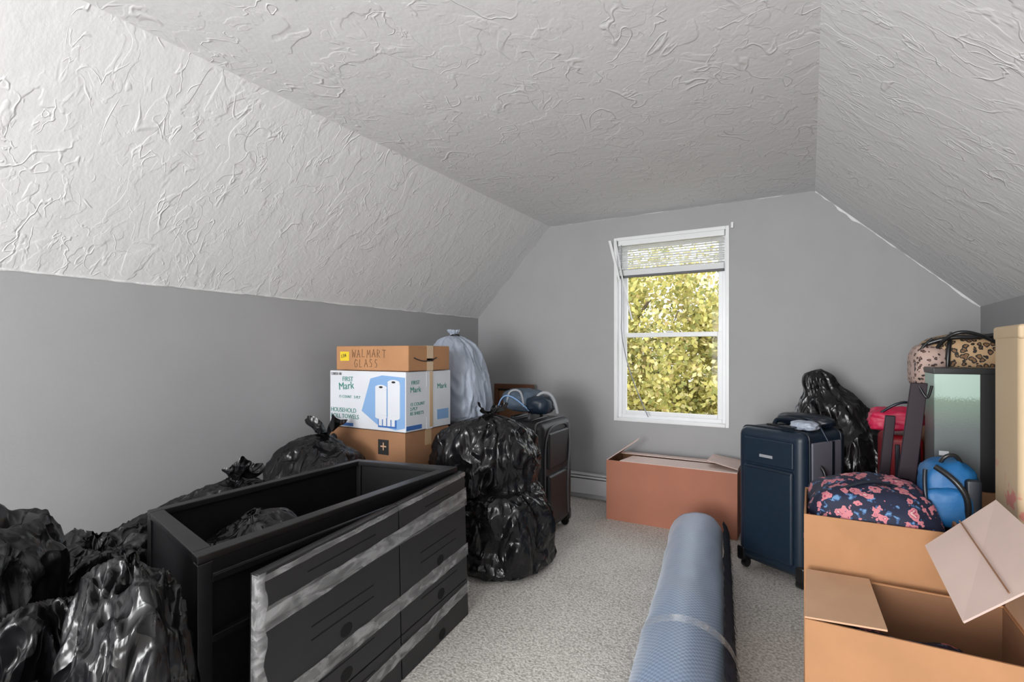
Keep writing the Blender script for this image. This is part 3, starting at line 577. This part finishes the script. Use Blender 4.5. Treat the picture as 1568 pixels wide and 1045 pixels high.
# ---------------------------------------------------------------- rug roll
def rug():
    a=Vector((-.565,3.15,0)); b=Vector((-.235,.82,0)); d=(b-a); Ln=d.length; d.normalize(); sd=Vector((-d.y,d.x,0))
    if sd.x<0: sd=-sd
    g=G('rolled_rug',(a+b)/2)
    R=.155; turns=4.2; K=150; J=90
    v=[];uv=[]
    A1=math.radians(-35); A0=A1-turns*2*math.pi
    for j in range(J+1):
        y=Ln*j/J; c=a+d*y
        sag=.012*noise.noise(Vector((y*2.3,1,0)))
        for i in range(K+1):
            t=i/K; an=A0+(A1-A0)*t; r=.035+(R-.035)*t
            k=t*t*t
            r2=r*(1+k*(.10*noise.noise(Vector((math.cos(an),math.sin(an),y*1.9)))+.06*noise.noise(Vector((math.cos(an)*3,math.sin(an)*3,y*6)))+.03*noise.noise(Vector((math.cos(an)*6,math.sin(an)*6,y*16)))))
            x=r2*math.cos(an)*1.04; z=r2*math.sin(an)
            zz=z*.90+R*.90+.004
            zz=max(zz,.006+ (1-t)*.03) 
            p=c+sd*(x)+Vector((0,0,zz+sag*k*(zz/.28)))
            v.append(p); uv.append((y*1.0,an*R*.9))
    f=[(j*(K+1)+i,j*(K+1)+i+1,(j+1)*(K+1)+i+1,(j+1)*(K+1)+i) for j in range(J) for i in range(K)]
    o=mesh('rug_sheet',v,f,M_rug,g,smooth=True)
    ul=o.data.uv_layers.new(name='UVMap')
    for lp in o.data.loops: ul.data[lp.index].uv=uv[lp.vertex_index]
    s=o.modifiers.new('s','SOLIDIFY'); s.thickness=.007; s.offset=-1
    v=[];f=[];n=620; rn=random.Random(3)
    for i in range(n):
        y=Ln*(i+rn.random())/n; c=a+d*y
        r=R+.010; an=math.radians(rn.uniform(6,34)); an2=an-math.radians(rn.uniform(22,42)); w=.006
        p0=c+sd*(r*1.03*math.cos(an))+Vector((0,0,r*math.sin(an)*.92+R*.92)); p1=c+sd*((r+rn.uniform(.0,.010))*1.03*math.cos(an2))+Vector((0,0,max(.01,r*math.sin(an2)+R*.92)))+d*rn.uniform(-.012,.012)
        k=len(v); v+=[p0-d*w,p0+d*w,p1+d*w*.5,p1-d*w*.5]; f.append((k,k+1,k+2,k+3))
    mesh('fringe',v,f,M_rugd,g)
    v=[];f=[];n=160
    for i in range(n+1):
        y=Ln*i/n; c=a+d*y; wob=.06*noise.noise(Vector((y*9,4,0)))
        for q in range(4):
            an=math.radians(38-q*14)+wob; r=R+.010+.004*noise.noise(Vector((y*20,q,0)))
            v.append(c+sd*(r*1.03*math.cos(an))+Vector((0,0,r*math.sin(an)*.92+R*.92)))
    for i in range(n):
        for q in range(3): f.append((i*4+q,i*4+q+1,i*4+5+q,i*4+4+q))
    mesh('edge_binding',v,f,M_rugd,g,smooth=True)
    for bi,y in enumerate((1.36,)):
        v=[];f=[];n=40
        for i in range(n+1):
            an=math.radians(-30+240*i/n); r=R*1.05+.008
            for w in (-.025,.025):
                v.append(a+d*(y+w)+sd*(r*1.03*math.cos(an))+Vector((0,0,max(.012,r*math.sin(an)*.91+R*.92))))
        for i in range(n): f.append((i*2,i*2+1,i*2+3,i*2+2))
        mesh('tape_band_%d'%bi,v,f,M_taped,g,smooth=True)
rug()
# ---------------------------------------------------------------- right side
bag('trash_bag',(.22,3.60,0),.35,.25,.95,51,prof=[(0,0),(.6,0),(.92,.05),(1,.2),(1,.40),(.97,.52),(.87,.62),(.74,.72),(.60,.82),(.42,.91),(.30,.98),(.22,1.03),(.20,1.09),(.14,1.13),(.03,1.15)],lean=(-.15,0),neck=.6,amp=1.2,tuft=.9,lump=.06)
# near open box
g=G('cardboard_box',(.24,1.86,0))
x0,x1,y0,y1,zt=-.012,.50,1.67,2.05,.45
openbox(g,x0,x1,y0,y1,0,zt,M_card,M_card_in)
panel('flap_w',[(x0,y0+.005,zt),(x0+.19,y0+.005,zt+.012),(x0+.18,y1-.005,zt+.004),(x0,y1-.005,zt)],.005,M_card_pale,g)
panel('flap_e_upright',[(x1,y0,zt),(x1,y1,zt),(x1-.02,y1,.72),(x1-.02,y0,.70)],.005,M_card_pale,g)
panel('flap_e_folded',[(.318,1.60,.555),(x1+.01,1.62,.715),(x1-.02,2.04,.76),(.30,1.95,.62)],.005,M_card_flap,g)
tube('flap_crease',[(.40,1.612,.642),(.385,1.99,.70)],.002,M_card_in,g)
pillow('folded_clothes',(.25,1.86,.17),(.42,.34,.32),M_floral,g,amp=.06,seed=9,e=.5)
# second box with floral bag
g=G('cardboard_box',(.2,2.32,0))
openbox(g,-.018,.425,2.10,2.52,0,.628,M_card,M_card_in)
g=G('floral_tote_bag',(.19,2.31,.3))
pillow('body',(.19,2.31,.49),(.40,.37,.46),M_floral,g,amp=.06,seed=12,e=.5)
tube('handle',[(.05,2.18,.68),(.12,2.2,.73),(.24,2.25,.745),(.33,2.3,.69)],.006,M_navyd,g)
# blue backpack
g=G('blue_backpack',(.41,2.33,.6))
pillow('body',(.425,2.38,.70),(.16,.18,.23),M_bluebp,g,amp=.05,seed=20,e=.6)
pillow('front_pocket',(.41,2.29,.665),(.13,.06,.13),M_bluebp,g,amp=.05,seed=21,e=.6)
box('dark_panel',(.455,2.275,.63),(.50,2.30,.77),M_navyd,g,bevel=.01)
tube('strap_1',[(.38,2.30,.80),(.43,2.26,.77),(.47,2.26,.68),(.45,2.28,.59)],.010,M_blkp,g)
tube('strap_2',[(.35,2.29,.79),(.34,2.27,.72),(.36,2.26,.62)],.007,M_navyd,g)
tube('top_loop',[(.40,2.34,.81),(.41,2.33,.84),(.45,2.34,.84),(.46,2.35,.80)],.007,M_blkp,g)
# cream printed carton
g=G('flower_print_carton',(.70,2.2,0))
box('body',(.537,2.075,0),(.865,2.32,1.27),M_cream,g,bevel=.02,seg=4)
box('lid',(.535,2.072,1.24),(.867,2.323,1.285),M_cream,g,bevel=.01,seg=3)
g=G('folded_blanket',(.7,2.2,1.29)); pillow('fold',(.73,2.2,1.345),(.16,.2,.10),M_teal,g,amp=.06,seed=30)
# silver box stack
carton('cardboard_box',(.43,2.60,0),(.855,2.79,.668),M_card_b)
g=G('silver_product_box',(.64,2.69,.67))
box('body',(.425,2.60,.67),(.855,2.79,1.12),M_silv,g,bevel=.004); box('lid',(.422,2.597,1.115),(.858,2.793,1.14),M_blkp,g,bevel=.003)
box('edge_black',(.563,2.5975,.67),(.855,2.60,1.116),M_blkp,g)
for i in range(3): box('caption_%d'%i,(.44,2.598,.74+.028*i),(.49-.01*i,2.60,.757+.028*i),M_wbox,g)
# leopard duffel
carton('storage_box',(.46,2.89,0),(.855,3.2,1.02),M_card_b)
g=G('leopard_duffel_bag',(.6,2.98,1.03))
pillow('body',(.64,3.0,1.155),(.43,.28,.25),M_leo,g,amp=.03,seed=40,e=.6)
pillow('end_panel',(.46,2.96,1.13),(.13,.25,.21),M_leop,g,amp=.03,seed=41,e=.6)
tube('strap_1',[(.51,2.86,1.05),(.51,2.84,1.2),(.53,2.89,1.275),(.55,3.0,1.285)],.009,M_blkp,g)
tube('strap_2',[(.43,2.88,1.23),(.51,2.86,1.27),(.63,2.86,1.26),(.69,2.86,1.28)],.010,M_blkp,g)
tube('handle',[(.48,2.87,1.22),(.51,2.83,1.28),(.59,2.82,1.29),(.67,2.85,1.24)],.008,M_blkp,g)
tube('piping',[(.415,2.87,1.04),(.40,2.87,1.13),(.425,2.87,1.23),(.465,2.87,1.26)],.006,M_blkp,g)
# plum plank rack
g=G('plum_wooden_rack',(.3,2.6,0))
panel('board',[(.225,2.565,0),(.295,2.565,0),(.398,2.565,1.08),(.345,2.565,1.08)],.02,M_mar,g,bevel=.003)
panel('board_rear',[(.20,2.70,0),(.24,2.70,0),(.315,2.70,.93),(.28,2.70,.93)],-.03,M_mar,g,bevel=.003)
panel('crossbar',[(.24,2.555,.66),(.34,2.555,.66),(.34,2.555,.70),(.24,2.555,.70)],.01,M_mar,g)
tube('hanging_strap',[(.37,2.55,1.07),(.385,2.54,1.03),(.40,2.54,1.02),(.41,2.55,1.07)],.005,M_blkp,g)
# red suitcase + pink bag
g=G('red_suitcase',(.38,3.0,0))
box('shell',(.29,2.92,.04),(.445,3.14,.82),M_red,g,bevel=.03,seg=4)
for i in range(4): box('rib_%d'%i,(.30+.037*i,2.912,.10),(.318+.037*i,2.925,.78),M_navyd,g,bevel=.003)
for i in range(2):
    disc('wheel_%d'%i,(.32+.1*i,2.94,.026),.026,.026,'Y-',M_blkp,g,th=-.02)
tube('handle',[(.32,3.08,.80),(.32,3.08,.85),(.42,3.08,.85),(.42,3.08,.80)],.01,M_blkp,g)
g=G('pink_handbag',(.36,2.98,.86))
pillow('body',(.345,2.96,.895),(.20,.16,.10),M_pink,g,amp=.10,seed=50,e=.7)
pillow('flap',(.31,2.93,.875),(.14,.1,.07),M_pink,g,amp=.08,seed=51,e=.6)
tube('strap',[(.28,2.90,.92),(.33,2.88,.97),(.40,2.9,.98),(.42,2.93,.93)],.006,M_navyd,g)
# ---------------------------------------------------------------- outside
M_bark=mat('bark',(.16,.13,.11),.9,bs=20,bstr=.6)
def leafmat():
    m,nt,N,L,b=nm('autumn_leaf'); ge=N.new('ShaderNodeNewGeometry'); r=N.new('ShaderNodeValToRGB')
    st=[(0,(.22,.25,.09)),(.3,(.44,.42,.14)),(.6,(.62,.55,.18)),(.85,(.74,.68,.36)),(1,(.48,.36,.16))]
    while len(r.color_ramp.elements)<len(st): r.color_ramp.elements.new(.5)
    for e,(p,c) in zip(r.color_ramp.elements,st): e.position=p; e.color=(*c,1)
    L.new(ge.outputs['Random Per Island'],r.inputs[0]); L.new(r.outputs[0],b.inputs['Base Color']); b.inputs['Roughness'].default_value=.7; b.inputs['Specular IOR Level'].default_value=.2
    t=N.new('ShaderNodeBsdfTranslucent'); L.new(r.outputs[0],t.inputs[0]); mx=N.new('ShaderNodeMixShader'); mx.inputs[0].default_value=.5
    L.new(b.outputs[0],mx.inputs[1]); L.new(t.outputs[0],mx.inputs[2]); L.new(mx.outputs[0],N['Material Output'].inputs[0]); return m
M_leaf=leafmat()
def tree(base,height,blobs,nl,seed):
    rn=np.random.RandomState(seed); g=G('autumn_tree',base)
    bx,by,bz=base
    tube('trunk',[(bx,by,bz),(bx+.1,by,bz+height*.4),(bx-.05,by+.1,bz+height*.7),(bx,by,bz+height)],.09,M_bark,g)
    for i,(c,r) in enumerate(blobs):
        c=Vector(c); s=Vector((bx,by,bz+height*(.3+.4*rn.rand())))
        tube('branch_%d'%i,[s,(s+c)/2+Vector((0,0,.3)),c],.03,M_bark,g)
        for k in range(4):
            tube('twig_%d_%d'%(i,k),[(s+c*2)/3,c+Vector(rn.uniform(-1,1,3))*r*.9],.012,M_bark,g)
    vs=[];fs=[];per=nl//len(blobs)
    for c,r in blobs:
        ncl=60; cl=rn.normal(0,.5,(ncl,3))*r+np.array(c)
        for k in range(per):
            p=cl[rn.randint(ncl)]+rn.normal(0,.15,3)*r
            a=rn.normal(0,1,3); a/=np.linalg.norm(a); b=np.cross(a,rn.normal(0,1,3)); b/=np.linalg.norm(b); s=rn.uniform(.03,.055)
            i0=len(vs); vs+=[p-a*s*1.2,p-b*s*.8,p+a*s*1.2,p+b*s*.8]; fs.append((i0,i0+1,i0+2,i0+3))
    mesh('leaves',vs,fs,M_leaf,g)
tree((-4.6,10.3,-3),6.5,[((-3.3,9.8,1.0),1.1),((-1.7,9.6,.5),1.1),((-2.6,9.7,2.2),1.1),((-1.3,10,1.6),1.0),((-3.9,10.2,2.5),1.0),((-2.4,9.9,-.3),1.1),((-3.5,9.8,-.8),1.1),((-1.1,9.9,-.4),1.0)],28000,1)
tree((-.2,11.5,-3),7,[((-.9,11.3,.6),1.3),((.4,11.2,1.3),1.3),((-.6,11.5,2.8),1.2),((.8,11.5,-.4),1.2),((-1.4,11.4,-.7),1.2),((-1.6,11.6,1.4),1.2)],16000,2)
tree((-6,12.5,-3),7,[((-5.8,12.3,.8),1.4),((-4.6,12.2,1.9),1.3),((-6.6,12.5,2.5),1.4),((-4.9,12.4,-.4),1.4),((-3.4,12.6,.2),1.2)],12000,3)
box('ground_outside',(-40,4.4,-3.2),(40,60,-3.0),mat('grass_leaf_litter',(.20,.17,.07),.9,var=.4,vs=1.2))
# ---------------------------------------------------------------- lights
w=bpy.data.worlds.new('world'); S.world=w; w.use_nodes=True; bg=w.node_tree.nodes['Background']; bg.inputs[0].default_value=(.90,.95,1,1); bg.inputs[1].default_value=3.0
def light(name,typ,loc,rot,e,size=None,sy=None,col=(1,1,1)):
    l=bpy.data.lights.new(name,typ); l.energy=e; l.color=col
    if typ=='AREA':
        l.size=size
        if sy: l.shape='RECTANGLE'; l.size_y=sy
    if typ=='SUN': l.angle=.01
    o=bpy.data.objects.new(name,l); o.location=loc; o.rotation_euler=rot; COL.objects.link(o); return o
light('sun','SUN',(0,0,10),(math.radians(48),0,math.radians(-25)),2.8,col=(1,.97,.92))
light('rear_fill_light','AREA',(-.95,YF-.02,1.32),(math.radians(90),0,0),212,1.75,1.6,col=(1,1,1))  # added fill behind the camera to light the room evenly, no known window
light('upward_fill_light','AREA',(-.55,-1.5,.6),(math.radians(114),0,math.radians(-4)),23,.9,.7)  # added unseen fill tilted upward to brighten the ceiling, no actual lamp
# ---------------------------------------------------------------- camera
cd=bpy.data.cameras.new('camera'); cd.sensor_width=36; cd.lens=790/1568*36; cd.shift_y=17.5/1568; cd.clip_start=.02
co=bpy.data.objects.new('camera',cd); co.location=(0,0,1.2); co.rotation_euler=(math.radians(90),0,math.radians(30)); COL.objects.link(co); S.camera=co
